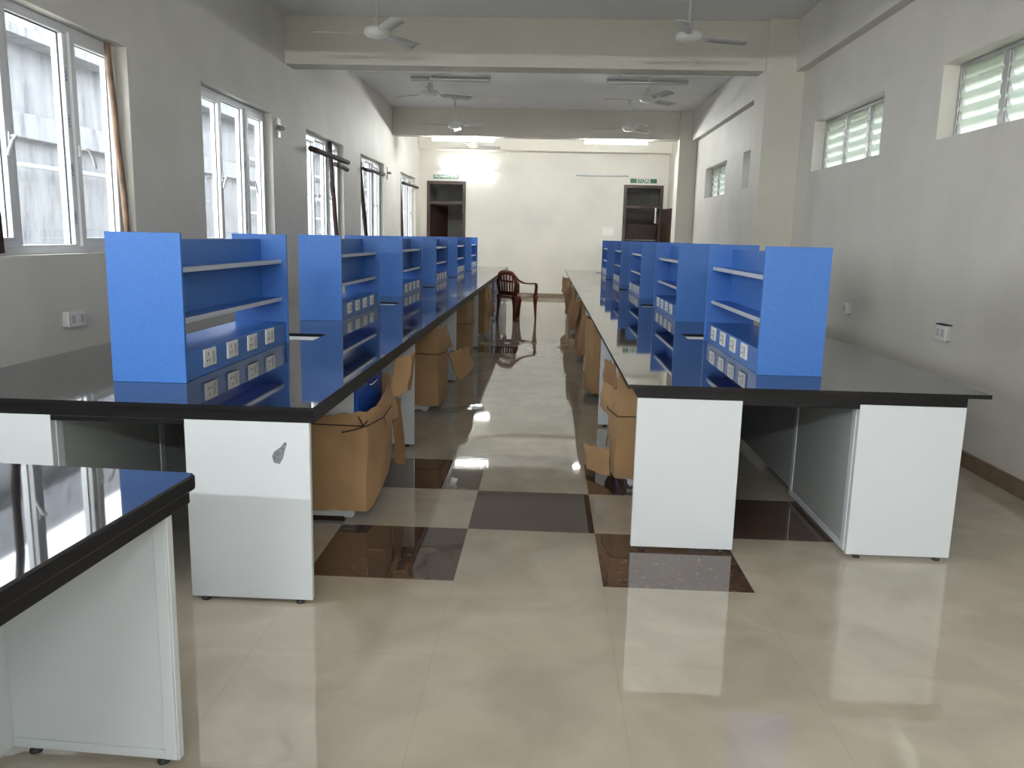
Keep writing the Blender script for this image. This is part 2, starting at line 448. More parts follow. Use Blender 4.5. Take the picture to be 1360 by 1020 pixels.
og = MB().box(5.6, 5.9, -8, 45, -.3, 4.6).build('added_wall', M['outside_green'])  # added outdoors so the bright sky does not white out the louvres
tag(og, 'greenish grey wall added outside the right-hand louvred windows to dim the sky', 'wall', kind='structure')

# ------------------------------------------------------------------ windows on the left
def left_window(n, y0, y1, z0=1.20, z1=2.60):
    r = struct_root('window_%d' % n, (XL, (y0 + y1) / 2, z0))
    w = (y1 - y0) / 2; h = z1 - z0
    xo, xi = -.16, -.085              # outer and inner faces of the frame
    f = .055
    t = w / 3
    b = MB()
    b.box(xo, xi, -w, w, 0, f, .004).box(xo, xi, -w, w, h - f, h, .004).box(xo, xi, -w, -w + f, f, h - f, .004).box(xo, xi, w - f, w, f, h - f, .004)
    for s in (-1, 1): b.box(xo, xi, s * t - .033, s * t + .033, f, h - f, .004)
    b.build('window_frame', M['upvc'], r)
    # side casements
    sw = []
    for s in (-1, 1):
        a, c = sorted((s * (w - f + .012), s * (t + .020)))
        q = MB(); xs0, xs1 = -.145, -.068; g = .055
        za, zb = f - .012, h - f + .012
        q.box(xs0, xs1, a, c, za, za + g, .004).box(xs0, xs1, a, c, zb - g, zb, .004).box(xs0, xs1, a, a + g, za + g, zb - g, .004).box(xs0, xs1, c - g, c, za + g, zb - g, .004)
        sash = q.build('sash', M['upvc'], r)
        MB().box(-.112, -.106, a + g - .006, c - g + .006, za + g - .006, zb - g + .006).build('pane', M['pane'], sash)
        k = MB(); k.box(-.1055, -.100, a + g - .004, a + g + .004, za + g, zb - g).box(-.1055, -.100, c - g - .004, c - g + .004, za + g, zb - g)
        k.box(-.1055, -.100, a + g, c - g, zb - g - .004, zb - g + .004).build('gasket', M['gasket'], sash)
        yh = s * (t + .020 + g / 2); zh = h * .46
        hd = MB(); hd.box(xs1, xs1 + .012, yh - .014, yh + .014, zh - .035, zh + .035, .003)
        hd.tube([(xs1 + .01, yh, zh + .012), (xs1 + .045, yh, zh + .014), (xs1 + .055, yh + s * .02, zh + .008), (xs1 + .055, yh + s * .055, zh - .02), (xs1 + .052, yh + s * .085, zh - .07), (xs1 + .05, yh + s * .095, zh - .10)], [.009, .009, .010, .010, .009, .007], 8)
        hd.build('handle', M['upvc'], sash)
    b = MB(); b.box(-.126, -.120, -t + .027, t - .027, f - .006, h - f + .006); b.build('pane', M['pane'], r)
    b = MB(); b.box(-.1195, -.112, -t + .030, -t + .038, f, h - f).box(-.1195, -.112, t - .038, t - .030, f, h - f).box(-.1195, -.112, -t + .03, t - .03, h - f - .006, h - f + .002)
    b.build('gasket', M['gasket'], r)
    return r, w, h, t
for i, (a, c) in enumerate(WL):
    r, w, h, t = left_window(i + 1, a, c)
    if i in (2, 3):
        fl = MB().box(-.0848, -.0838, t - .031, t - .002, .06, h - .06).build('protective_film', M['upvc_film'], r)
        for zz in (.22, .52, .82, 1.1):
            mtx = Matrix.Translation((-.0834, t - .0165, zz)) @ Matrix(((0, 0, 1, 0), (0, 1, 0, 0), (-1, 0, 0, 0), (0, 0, 0, 1)))
            # text runs downwards on the strip, facing the room
            mtx = Matrix.Translation((-.0834, t - .0165, zz)) @ Matrix.Rotation(-PI / 2, 4, 'X') @ Matrix(((0, 0, 1, 0), (1, 0, 0, 0), (0, 1, 0, 0), (0, 0, 0, 1)))
            text_mesh('printed_mark', 'VEKA', .034, M['film_ink'], fl, mtx, .0004)

# ------------------------------------------------------------------ louvred windows on the right
def right_window(n, y0, y1, z0=2.10, z1=2.60):
    r = struct_root('window_%d' % n, (XR, (y0 + y1) / 2, z0))
    w = (y1 - y0) / 2; h = z1 - z0; f = .03; t = w / 3
    b = MB(); xa, xb = .11, .15
    b.box(xa, xb, -w, w, 0, f, .003).box(xa, xb, -w, w, h - f, h, .003).box(xa, xb, -w, -w + f, f, h - f, .003).box(xa, xb, w - f, w, f, h - f, .003)
    for s in (-1, 1): b.box(xa, xb, s * t - .028, s * t + .028, f, h - f, .003)
    b.build('window_frame', M['alu'], r)
    for k in range(3):
        a = -w + 2 * t * k + f + .006; c = -w + 2 * t * (k + 1) - f - .006
        ch = MB()
        for q in range(5):
            zc = f + (h - 2 * f) * (q + .5) / 5
            mtx = Matrix.Translation((.135, 0, zc)) @ Matrix.Rotation(math.radians(-24), 4, 'Y')
            ch.box(-.003, .003, a + .014, c - .014, -.056, .056, 0, mtx)
        ch.build('louvre_blades', M['louvre'], r)
        cl = MB()
        for q in range(5):
            zc = f + (h - 2 * f) * (q + .5) / 5
            for y in (a, c - .014):
                cl.box(.115, .13, y, y + .014, zc - .035, zc + .03, .002)
        cl.build('louvre_clips', M['alu'], r)
    return r
for i, (a, c) in enumerate(WR): right_window(len(WL) + 1 + i, a, c)

nw = struct_root('window_14', (0, YB, NW[2]))  # added behind the camera to let in extra sky light
w_, h_ = NW[1], NW[3] - NW[2]
b = MB(); b.box(-w_, w_, -.12, -.06, 0, .05, .003).box(-w_, w_, -.12, -.06, h_ - .05, h_, .003)
for k in range(5): b.box(-w_ + (2 * w_ - .05) * k / 4, -w_ + (2 * w_ - .05) * k / 4 + .05, -.12, -.06, .05, h_ - .05, .003)
b.build('window_frame', M['upvc'], nw)
MB().box(-w_ + .04, w_ - .04, -.093, -.087, .04, h_ - .04).build('pane', M['pane'], nw)

# timber poles standing and lying in the window reveals
def pole(name, pts, r, m, label, cat='pole', grp='timber poles left in the window openings'):
    rs = [r * (1 + .12 * math.sin(3.1 * k)) for k in range(len(pts))]
    o = MB().tube([(p[0], p[1], p[2]) for p in pts], rs, 12).build(name, m)
    return tag(o, label, cat, grp)
def line(a, b, n=7, j=.006, sd=1):
    rr = random.Random(sd)
    return [tuple(a[k] + (b[k] - a[k]) * i / n + (rr.uniform(-j, j) if 0 < i < n else 0) for k in range(3)) for i in range(n + 1)]
pole('wooden_pole', line((-2.985, 5.66, 2.585), (-2.985, 5.80, 1.215), sd=3), .021, M['wood_pole'], 'pale crooked wooden pole leaning at the right side of the nearest left window')
pole('wooden_pole', line((-2.985, 4.30, 2.585), (-2.985, 4.395, 1.215), sd=4), .024, M['dark_pole'], 'dark brown wooden pole standing at the left mullion of the nearest left window')
pole('wooden_pole', line((-2.995, 11.35, 2.585), (-2.93, 11.45, 1.215), sd=5), .030, M['dark_pole'], 'dark upright pole in the third left window, tied to a crossbar')
pole('wooden_crossbar', line((-2.903, 10.14, 2.37), (-2.903, 12.02, 2.37), sd=6), .034, M['dark_pole'], 'dark wooden crossbar lying across the third left window')
pole('wooden_stub', line((-2.905, 11.30, 2.285), (-2.91, 12.00, 2.27), sd=6), .03, M['dark_pole'], 'short dark timber stub beside the crossbar on the third left window')
pole('wooden_pole', line((-2.997, 13.12, 2.585), (-2.93, 13.35, 1.215), sd=7), .032, M['dark_pole'], 'dark upright pole at the left side of the fourth left window')
pole('wooden_crossbar', line((-2.903, 13.02, 2.37), (-2.903, 14.62, 2.40), sd=8), .03, M['dark_pole'], 'dark wooden crossbar across the fourth left window')
pole('wooden_pole', line((-2.995, 16.64, 2.585), (-2.93, 16.7, 1.215), sd=9), .03, M['dark_pole'], 'dark upright pole in the farthest left window')
pole('wooden_crossbar', line((-2.903, 16.54, 2.38), (-2.903, 18.40, 2.40), sd=10), .03, M['dark_pole'], 'greyish crossbar across the farthest left window')

# ------------------------------------------------------------------ doors, signs
def door(n, x0, x1, hinge_x, open_deg, leaf_w, into_room):
    r = struct_root('door_%d' % n, ((x0 + x1) / 2, YF, 0))
    w = (x1 - x0) / 2; f = .075
    b = MB()
    b.box(-w, -w + f, -.02, .12, 0, DH, .004).box(w - f, w, -.02, .12, 0, DH, .004).box(-w + f, w - f, -.02, .12, DH - f, DH, .004)
    b.box(-w + f, w - f, -.015, .11, 2.08, 2.15, .004)
    b.build('door_frame', M['door_frame'], r)
    MB().box(-w + f, w - f, .04, .046, 2.15, DH - f).build('pane', M['pane'], r)
    # leaf
    lm = Matrix.Translation((hinge_x - (x0 + x1) / 2, -.02 if into_room else .12, 0)) @ Matrix.Rotation(math.radians(open_deg), 4, 'Z')
    q = MB(); q.box(0, leaf_w, -.018, .018, .01, 2.07, .003, lm)
    for (a, c) in ((.14, .92), (1.08, 1.92)):
        q.box(.10, leaf_w - .10, -.024, .024, a, c, .004, lm)
    leaf = q.build('door_leaf', M['door_wood'], r)
    k = MB(); k.box(leaf_w - .07, leaf_w - .04, -.06, .06, .98, 1.18, .004, lm)
    k.build('door_handle', M['chrome'], leaf)
    return r
door(1, DP[0], DP[1], DP[0] + .075, 66, .74, False)
d2 = door(2, DS[0], DS[1], DS[1] - .02, -82, .80, True)
MB().box(.27, .305, -.045, -.021, 1.75, 2.10, .003).build('latch_plate', M['socket'], d2)
cab = thing('store_cupboard', 'dark brown cupboard standing inside the store doorway', 'cupboard', (2.0, YF + 1.0, 0))
MB().box(-.62, .60, 0, .45, .04, 2.06, .004).build('body', M['door_wood'], cab)
for (x0, x1) in ((-.60, .12), (.14, .58)):
    for (z0, z1) in ((.08, 1.36), (1.39, 2.03)): MB().box(x0, x1, -.02, 0, z0, z1, .003).build('cupboard_door', M['door_wood'], cab)
MB().box(-.62, .60, -.03, 0, 1.365, 1.385).build('rail', M['batten'], cab)
for (fx, fy) in ((-.58, .04), (.50, .04), (-.58, .35), (.50, .35)): MB().box(fx, fx + .06, fy, fy + .06, 0, .04).build('foot', M['door_wood'], cab)

def sign(txt, xc, z, w, h, label, size):
    o = thing('door_sign', label, 'sign', (xc, YF, z), 0, 'green door signs')
    MB().box(-w / 2, w / 2, -.012, 0, -h / 2, h / 2, .002).build('sign_plate', M['sign'], o)
    e = .006; b = MB()
    b.box(-w / 2, w / 2, -.0135, -.0122, h / 2 - e, h / 2).box(-w / 2, w / 2, -.0135, -.0122, -h / 2, -h / 2 + e).box(-w / 2, -w / 2 + e, -.0135, -.0122, -h / 2, h / 2).box(w / 2 - e, w / 2, -.0135, -.0122, -h / 2, h / 2)
    b.build('border', M['sign_white'], o)
    text_mesh('lettering', txt, size, M['sign_white'], o, Matrix.Translation((0, -.0135, 0)) @ Matrix.Rotation(PI / 2, 4, 'X'), .0012, .0008)
    return o
sign('PREPARATION', -2.363, 2.695, .60, .105, 'green sign reading PREPARATION above the left doorway', .084)
sign('STORE', 2.123, 2.69, .61, .11, 'green sign reading STORE above the right doorway', .11)

# ------------------------------------------------------------------ tube lights
def tube_light(label, loc, rz, lit, drop=0.0, grp='tube lights', m=None, L=1.2):
    """batten along local x, mounted on a wall face looking along -y (local)"""
    o = thing('tube_light', label, 'tube light', loc, rz, grp)
    MB().box(-L / 2, L / 2, -.035, 0, -.02, .02, .004).build('mounting_batten', M['batten'], o)
    for x in (-L / 2, L / 2 - .02): MB().box(x, x + .02, -.075, -.035, -.018, .018, .003).build('lamp_holder', M['socket'], o)
    MB().tube([(-L / 2 + .02, -.058, 0), (L / 2 - .02, -.058, 0)], .014, 12).build('tube', m or (M['tube_on'] if lit else M['tube_off']), o)
    if drop:
        for x in (-L / 2 + .02, L / 2 - .035): MB().box(x, x + .015, -.02, -.001, 0, drop).build('bracket', M['batten'], o)
    return o
tube_light('lit tube light on the far wall above the PREPARATION sign', (-1.85, YF, 2.87), 0, True, m=M['tube_on_wall'])
tube_light('unlit tube light on the far wall beside the STORE sign', (1.19, YF, 2.795), 0, False)
tube_light('unlit tube light behind the near beam, left of the aisle', (-1.73, 9.67, 3.19), PI, False)
tube_light('unlit tube light behind the near beam, right of the aisle', (1.37, 9.67, 3.19), PI, False)
# ceiling-mounted ones: batten turned to face down
def ceiling_tube(label, x, y, lit, m=None, z=ZC):
    o = thing('tube_light', label, 'tube light', (x, y, z), 0, 'tube lights')
    L = 1.2
    MB().box(-L / 2, L / 2, -.02, .02, -.035, 0, .004).build('mounting_batten', M['batten'], o)
    for x in (-L / 2, L / 2 - .02): MB().box(x, x + .02, -.018, .018, -.075, -.035, .003).build('lamp_holder', M['socket'], o)
    MB().tube([(-L / 2 + .02, 0, -.058), (L / 2 - .02, 0, -.058)], .014, 12).build('tube', m or (M['tube_on'] if lit else M['tube_off']), o)
    return o
ceiling_tube('unlit tube light on the middle bay ceiling, left of the aisle', -1.52, 12.75, False)
ceiling_tube('unlit tube light on the middle bay ceiling, right of the aisle', 1.40, 12.75, False)
ceiling_tube('lit tube light on the back of the second beam, left of the aisle', -1.66, 16.0215, True, None, 3.213)
ceiling_tube('lit tube light on the back of the second beam, right of the aisle', 1.23, 16.0215, True, None, 3.213)
# two lamps of the bay behind the camera, plus one added tube
for x in (-2.15, -.85):
    tube_light('added lit tube light on the right of the near end wall', (x, YB, 2.86), PI, True, m=M['tube_on_near'])
tube_light('added lit tube light on the right of the near end wall', (1.0, YB, 2.86), PI, True, m=M['tube_on'])  # extra unseen tube, added to brighten cardboard and floor from the right

# ------------------------------------------------------------------ ceiling fans
def make_fan():
    o = thing('ceiling_fan', '', 'ceiling fan', (0, 0, ZC), 0, 'white ceiling fans')
    MB().lathe([(.02, -.0), (.055, -.005), (.05, -.03), (.022, -.075), (.014, -.08)], 20).build('canopy', M['fan'], o)
    MB().tube([(0, 0, -.06), (0, 0, -.40)], .012, 10).build('down_rod', M['fan'], o)
    MB().lathe([(.014, -.33), (.03, -.335), (.036, -.40), (.05, -.415), (.10, -.425), (.118, -.445), (.118, -.475), (.105, -.495), (.09, -.50), (.085, -.505), (.05, -.515), (.02, -.517)], 28).build('motor', M['fan'], o)
    for k in range(3):
        a = 2 * PI * k / 3
        R = Matrix.Rotation(a, 4, 'Z') @ Matrix.Translation((0, 0, -.468)) @ Matrix.Rotation(math.radians(-13), 4, 'X')
        q = MB(); q.box(.09, .22, -.022, .022, -.003, .003, .001, R)
        arm = q
        secs = []
        for (x, wd) in ((.19, .105), (.30, .118), (.45, .125), (.57, .128), (.60, .120)):
            secs.append([R @ Vector((x, -wd / 2, -.002)), R @ Vector((x, 0, .006)), R @ Vector((x, wd / 2, -.002)), R @ Vector((x, wd / 2, -.006)), R @ Vector((x, 0, .002)), R @ Vector((x, -wd / 2, -.006))])
        arm.strip(secs)
        arm.build('blade', M['fan_grey'], o)
    return o
fan0 = make_fan()
fans = [(-1.67, 8.1, 60, 'ceiling fan in front of the near beam, left of the aisle'),
        (1.25, 8.1, 15, 'ceiling fan in front of the near beam, right of the aisle'),
        (-1.63, 11.4, 30, 'ceiling fan just beyond the near beam, left of the aisle'),
        (1.29, 11.5, 50, 'ceiling fan just beyond the near beam, right of the aisle'),
        (-1.66, 14.55, 90, 'ceiling fan on a long rod before the far beam, left of the aisle'),
        (1.32, 14.48, 50, 'ceiling fan on a long rod before the far beam, right of the aisle'),
        (-1.62, 17.6, 20, 'farthest ceiling fan, half hidden behind the far beam above the lit tube')]
for i, (x, y, a, lb) in enumerate(fans):
    if i == 0:
        fan0.location = (x, y, ZC); fan0.rotation_euler = (0, 0, math.radians(a)); fan0['label'] = 'white ' + lb
    else:
        dup(fan0, (x, y, ZC), math.radians(a), 'white ' + lb)

# ------------------------------------------------------------------ benches
HT = .7546; ZS = .7366; ZA = .692       # worktop top, slab underside, apron underside
def cut_edges(o):
    """the sawn edges of a slab are duller than its polished top"""
    o.data.materials.append(M['black_edge'])
    for p in o.data.polygons:
        if abs(p.normal.z) < .7: p.material_index = 1
    return o
# the two islands
LX0, LX1 = -2.358, -.8123
RX0, RX1 = .3642, 1.8943
def worktop(x0, x1, y0, y1, hole, mtl, label, grp, end_near=False, over=(.02, .02)):
    o = thing('worktop_slab', label, 'worktop', (0, 0, 0), 0, grp)
    b = MB(); e = .0015
    y0 += e; y1 -= e
    if hole:
        hx0, hx1, hy0, hy1 = hole
        b.box(x0, x1, y0, hy0, ZS, HT).box(x0, x1, hy1, y1, ZS, HT).box(x0, hx0, hy0, hy1, ZS, HT).box(hx1, x1, hy0, hy1, ZS, HT)
    else:
        b.box(x0, x1, y0, y1, ZS, HT)
    cut_edges(b.build('slab', mtl, o))
    # polished edge build-up below the slab
    a = MB(); t = .06
    ax0, ax1 = x0 + over[0], x1 - over[1]; ay0 = y0 + (.03 if end_near else 0)
    a.box(ax0, ax0 + t, ay0 + (t if end_near else 0), y1, ZA, ZS - .0005).box(ax1 - t, ax1, ay0 + (t if end_near else 0), y1, ZA, ZS - .0005)
    if end_near: a.box(ax0, ax1, ay0, ay0 + t, ZA, ZS - .0005)
    a.build('edge_strip', M['black_edge'], o)
    return o
ordw = ['nearest', 'second', 'third', 'fourth', 'fifth', 'sixth']
L_RACK = [3.183, 5.714, 8.159, 10.649, 13.154, 15.628]
R_RACK = [3.835, 6.338, 8.821, 11.282, 13.868]
RL = 1.333; RW = .302; LXC = -1.586; RXC = 1.149
L_J = [2.795, 5.32, 7.82, 10.32, 12.82, 15.05, 17.342]
R_J = [3.471, 5.945, 8.484, 11.0, 13.6, 16.529]
sinks = []
for i in range(6):
    ys = L_RACK[i] + RL + .115
    hole = (-1.745, -1.335, ys, ys + .30)
    if i == 5: hole = None
    else: sinks.append((hole, 'left', i))
    worktop(LX0, LX1, L_J[i], L_J[i + 1], hole, M['granite'] if i == 0 else M['granite_semi'] if i == 1 else M['granite_dusty'],
            ('%s %s worktop slab of the left bench' % (ordw[i], 'polished black granite' if i == 0 else 'dusty black granite')) + (' from its near end' if i else ', at its near end'),
            'granite worktop slabs of the left bench', i == 0, (.02, .004))
for i in range(5):
    ys = R_RACK[i] + RL + .04
    hole = (.91, 1.325, ys, ys + .30)
    sinks.append((hole, 'right', i))
    worktop(RX0, RX1, R_J[i], R_J[i + 1], hole, M['granite'] if i < 2 else M['granite_dusty'],
            ('%s %s worktop slab of the right bench' % (ordw[i], 'polished black granite' if i < 2 else 'dusty black granite')) + (' from its near end' if i else ', at its near end'),
            'granite worktop slabs of the right bench', i == 0, (.046, .083))
# sinks sunk in the worktops
for (h, side, i) in sinks:
    x0, x1, y0, y1 = h
    o = thing('cup_sink', 'white sink basin sunk in the %s worktop behind the %s blue rack' % (side, 'nearest' if i == 0 else ordw[i]), 'sink', ((x0 + x1) / 2, (y0 + y1) / 2, ZS), 0, 'sinks along the benches')
    w, d, t, dp = (x1 - x0) / 2, (y1 - y0) / 2, .012, .16
    b = MB(); b.box(-w, w, -d, d, -dp, -dp + t).box(-w - t, -w, -d - t, d + t, -dp, -.001).box(w, w + t, -d - t, d + t, -dp, -.001).box(-w, w, -d - t, -d, -dp, -.001).box(-w, w, d, d + t, -dp, -.001)
    b.build('basin', M['sink'], o)
    MB().box(-w - .03, w + .03, -d - .03, -d - t, -.008, 0).box(-w - .03, w + .03, d + t, d + .03, -.008, 0).box(-w - .03, -w - t, -d - t, d + t, -.008, 0).box(w + t, w + .03, -d - t, d + t, -.008, 0).build('mounting_rim', M['sink'], o)
    MB().lathe([(.012, -dp + t), (.03, -dp + t + .001), (.03, -dp + t + .003), (.012, -dp + t + .004)], 16).build('drain', M['chrome'], o)

# white pedestal frames carrying the worktops
def support(xin, xout, y, label, smudge=False, spine=True, span=.86):
    """two white leg panels joined by a rail; spine panels close the service void behind them"""
    o = thing('bench_pedestal', label, 'bench leg', (0, y, 0), 0, 'white pedestal frames under the benches')
    T = .025
    for (a, c) in (xin, xout):
        p = MB().box(a, c, 0, T, .015, ZA, .002).build('leg_panel', M['white_lam'], o)
        for x in (a + .05, c - .05): MB().lathe([(.016, 0), (.016, .006), (.010, .008), (.010, .018)], 12, (x, T / 2, 0)).build('levelling_foot', M['gasket'], o)
        if smudge and (a, c) == xin:
            cx, cz = -.948, .575
            pts = [(-.022, -.042), (.004, -.047), (.020, -.020), (.030, .02), (.040, .05), (.030, .056), (.008, .030), (-.018, .012), (-.030, -.012)]
            MB().prism([(cx + u * .8, cz + v * .8) for u, v in pts], 'y', -.0006, .0002).build('smudge', M['smudge'], p)
    xs = sorted((xin, xout))
    MB().box(xs[0][1], xs[1][0], .002, .022, .672, ZA, .002).build('rail', M['black_edge'], o)
    if spine:
        for (x, s) in ((xs[0][1], -1), (xs[1][0], 1)):
            xa, xb = sorted((x, x + s * .020))
            q = MB().box(xa, xb, T, span, .05, ZA - .004, .001)
            sp = q.build('spine_panel', M['grey_lam'], o)
            b = MB(); xa, xb = sorted((x - s * .004, x + s * .022))
            b.box(xa, xb, T + .004, T + .045, .02, ZA - .002, .002).box(xa, xb, .82, .865, .02, ZA - .002, .002).box(xa, xb, T + .045, .82, .02, .05, .002)
            b.build('panel_frame', M['white_lam'], sp)
    return o
L_LEG = [2.825, 5.17, 7.62, 10.08, 12.53, 14.95, 17.29]
R_LEG = [3.50, 5.93, 8.42, 10.93, 13.5, 16.47]
for i, y in enumerate(L_LEG):
    lab = 'white pedestal frame at the near end of the left bench, dark smudge on its panel' if i == 0 else 'white pedestal frame at the far end of the left bench, past the chair' if i == 6 else '%s white pedestal frame from the near end of the left bench' % ordw[i]
    support((-1.2909, -.8339), (-2.235, -1.785), y, lab, i == 0, i < 6, L_LEG[i + 1] - y - .002 if i < 6 else 0)
for i, y in enumerate(R_LEG):
    lab = 'white pedestal frame at the near end of the right bench' if i == 0 else 'white pedestal frame at the far end of the right bench' if i == 5 else '%s white pedestal frame from the near end of the right bench' % ordw[i]
    support((.4111, .8624), (1.362, 1.8103), y, lab, False, i < 5, R_LEG[i + 1] - y - .002 if i < 5 else 0)

# base cabinets with blue drawer fronts
def make_cabinet():
    o = thing('base_cabinet', '', 'cabinet', (0, 0, 0), 0, 'white base cabinets under the benches')
    # local: front faces +x, x from -.45 to 0, y from 0 to .58
    MB().box(-.374, -.02, 0, .58, .04, .685, .002).build('carcass', M['white_lam'], o)
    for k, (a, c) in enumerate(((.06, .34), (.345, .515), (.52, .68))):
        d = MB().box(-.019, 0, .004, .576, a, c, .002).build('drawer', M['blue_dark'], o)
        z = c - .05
        h = MB(); h.tube([(0, .22, z), (.018, .22, z), (.020, .225, z), (.020, .355, z), (.018, .36, z), (0, .36, z)], .005, 8)
        h.build('handle', M['chrome'], d)
    b = MB()
    for (x, y) in ((-.35, .05), (-.06, .05), (-.35, .53), (-.06, .53)): b.box(x - .02, x + .02, y - .02, y + .02, 0, .04, .002)
    b.box(-.365, -.03, .015, .565, .012, .039, .002)
    b.build('plinth', M['white_lam'], o)
    return o
cb0 = make_cabinet()
L_CAB = [3.745, 6.26, 8.74, 11.2, 13.55]
R_CAB = [4.44, 6.98, 9.45, 11.95, 14.45]
first = True
def place_cab(x, y, rz, lab):
    global first
    if first:
        cb0.location = (x, y, 0); cb0.rotation_euler = (0, 0, rz); cb0['label'] = lab; first = False
    else: dup(cb0, (x, y, 0), rz, lab)
for i, y in enumerate(L_CAB):
    place_cab(-.872, y, 0, 'bare blue-fronted drawer cabinet beside the brown chair, under the left bench' if i == 4 else
              'white cabinet with blue drawers inside the %s cardboard wrapping of the left bench' % ordw[i])
for i, y in enumerate(R_CAB):
    place_cab(.459, y + .58, PI, 'white cabinet with blue drawers inside the %s cardboard wrapping of the right bench' % ordw[i])

place_cab(-2.19, 3.745 + .58, PI, 'white cabinet on the wall side of the left bench, behind its near end')
place_cab(1.772, 4.44, 0, 'white cabinet on the wall side of the right bench, behind its near end')
# ------------------------------------------------------------------ cardboard wrappings
def N3(p, s=1.0): return noise.noise(Vector(p) * s)
def crumple(grid, amp, sc, sd):
    out = []
    for r in grid:
        q = []
        for p in r:
            v = Vector(p); o = Vector((sd * 3.1, sd * 1.7, sd * 5.3))
            q.append(v + Vector((N3(v + o, sc), N3(v + o + Vector((9, 2, 4)), sc), .4 * N3(v + o + Vector((3, 8, 1)), sc))) * amp)
        out.append(q)
    return out
def quad_grid(a, b, c, d, n=10, m=8):
    a, b, c, d = map(Vector, (a, b, c, d)); g = []
    for i in range(n + 1):
        u = i / n; p = a.lerp(b, u); q = d.lerp(c, u)
        g.append([p.lerp(q, j / m) for j in range(m + 1)])
    return g
def ragged(g, sd):
    """torn outline: pull the border of the sheet in by a jagged amount"""
    n, m = len(g), len(g[0]); out = []
    def f(t, k): return .07 * abs(N3((t * 5.0 + sd * 7.7, k * 3.3, sd * 1.9), 1.0)) * 2 + .035 * abs(N3((t * 17.0, k * 5.1, sd * 2.3), 1.0))
    def at(u, v):
        u = min(max(u, 0), 1) * (n - 1); v = min(max(v, 0), 1) * (m - 1)
        i, j = min(int(u), n - 2), min(int(v), m - 2); a, b = u - i, v - j
        return g[i][j].lerp(g[i + 1][j], a).lerp(g[i][j + 1].lerp(g[i + 1][j + 1], a), b)
    for i in range(n):
        u = i / (n - 1); row = []
        for j in range(m):
            v = j / (m - 1)
            uu = f(v, 1) + u * (1 - f(v, 1) - f(v, 2)); vv = f(u, 3) + v * (1 - f(u, 3) - f(u, 4))
            row.append(at(uu, vv))
        out.append(row)
    return out
def lerp_tab(t, u):
    for (a, va), (b, vb) in zip(t, t[1:]):
        if u <= b: return va + (vb - va) * (u - a) / (b - a + 1e-9)
    return t[-1][1]
def wrap(x_in, x_out, y0, y1, top_f, top_s, bot_s, sd, label, bulge=.0, string=None, flaps=(), mtl='card'):
    """cardboard folded round a cabinet: near face from x_in to x_out, then the aisle face, then a short return.
       top_f / top_s / bot_s are tables (u, z) along the near face and the aisle face"""
    s = 1 if x_out > x_in else -1
    o = thing('cardboard_wrapping', label, 'cardboard', ((x_in + x_out) / 2, (y0 + y1) / 2, 0), 0, 'torn cardboard wrappings round the cabinets')
    ox, oy = (x_in + x_out) / 2, (y0 + y1) / 2
    rr = random.Random(sd)
    path = []
    nf, ns, nb = 12, 16, 6
    for i in range(nf + 1): path.append((x_in + (x_out - x_in) * i / nf, y0, 'f', i / nf))
    for i in range(1, ns + 1): path.append((x_out + s * bulge * math.sin(PI * i / ns), y0 + (y1 - y0) * i / ns, 's', i / ns))
    for i in range(1, nb + 1): path.append((x_out - s * .25 * i / nb, y1, 'b', i / nb))
    g = []
    for (x, y, k, u) in path:
        if k == 'f': zt, zb = lerp_tab(top_f, u), .05
        elif k == 's': zt, zb = lerp_tab(top_s, u), lerp_tab(bot_s, u)
        else: zt, zb = top_s[-1][1], .06
        zt += rr.uniform(-.006, .006); zb += rr.uniform(0, .008)
        g.append([(x - ox, y - oy, zb + (zt - zb) * j / 12) for j in range(13)])
    for r in g:
        pass
    g = crumple(g, .010, 5.0, sd)
    # keep the sheet outside the cabinet it wraps
    for r in g:
        for v in r:
            if v.y < -(y1 - y0) / 2 + .012: v.y = min(v.y, -(y1 - y0) / 2 + .006)
    MB().sheet(g, .005).build('wrapping_sheet', M[mtl], o)
    if string:
        z = string; pts = [(x_in - ox, -(y1 - y0) / 2 - .012, z + .01), (0, -(y1 - y0) / 2 - .014, z + .003), (x_out - ox + s * .004, -(y1 - y0) / 2 - .012, z), (x_out - ox + s * (.02 + bulge), -.1, z - .005), (x_out - ox + s * .02, (y1 - y0) / 2, z)]
        q = MB().tube(pts, .0028, 6)
        kx, ky = x_out - ox, -(y1 - y0) / 2 - .014
        if sd == 1:
            q.tube([(kx - .01, ky, z), (kx - .03, ky - .015, z + .05)], .003, 6).tube([(kx - .005, ky, z), (kx - .05, ky - .01, z - .015), (kx - .11, ky - .012, z - .03)], .003, 6).tube([(kx - .02, ky - .006, z - .008), (kx + .012, ky - .01, z + .03)], .003, 6)
        q.build('string', M['string'], o)
    for (pts, m2, am) in flaps:
        pts = [(p[0] - ox, p[1] - oy, p[2]) for p in pts]
        MB().sheet(crumple(ragged(quad_grid(*pts, 16, 12), sd + len(pts[0]) + int(100 * pts[0][2])), am, 6.0, sd + 4), .005).build('flap', M[m2], o)
    return o
xi, xo = -1.262, -.828
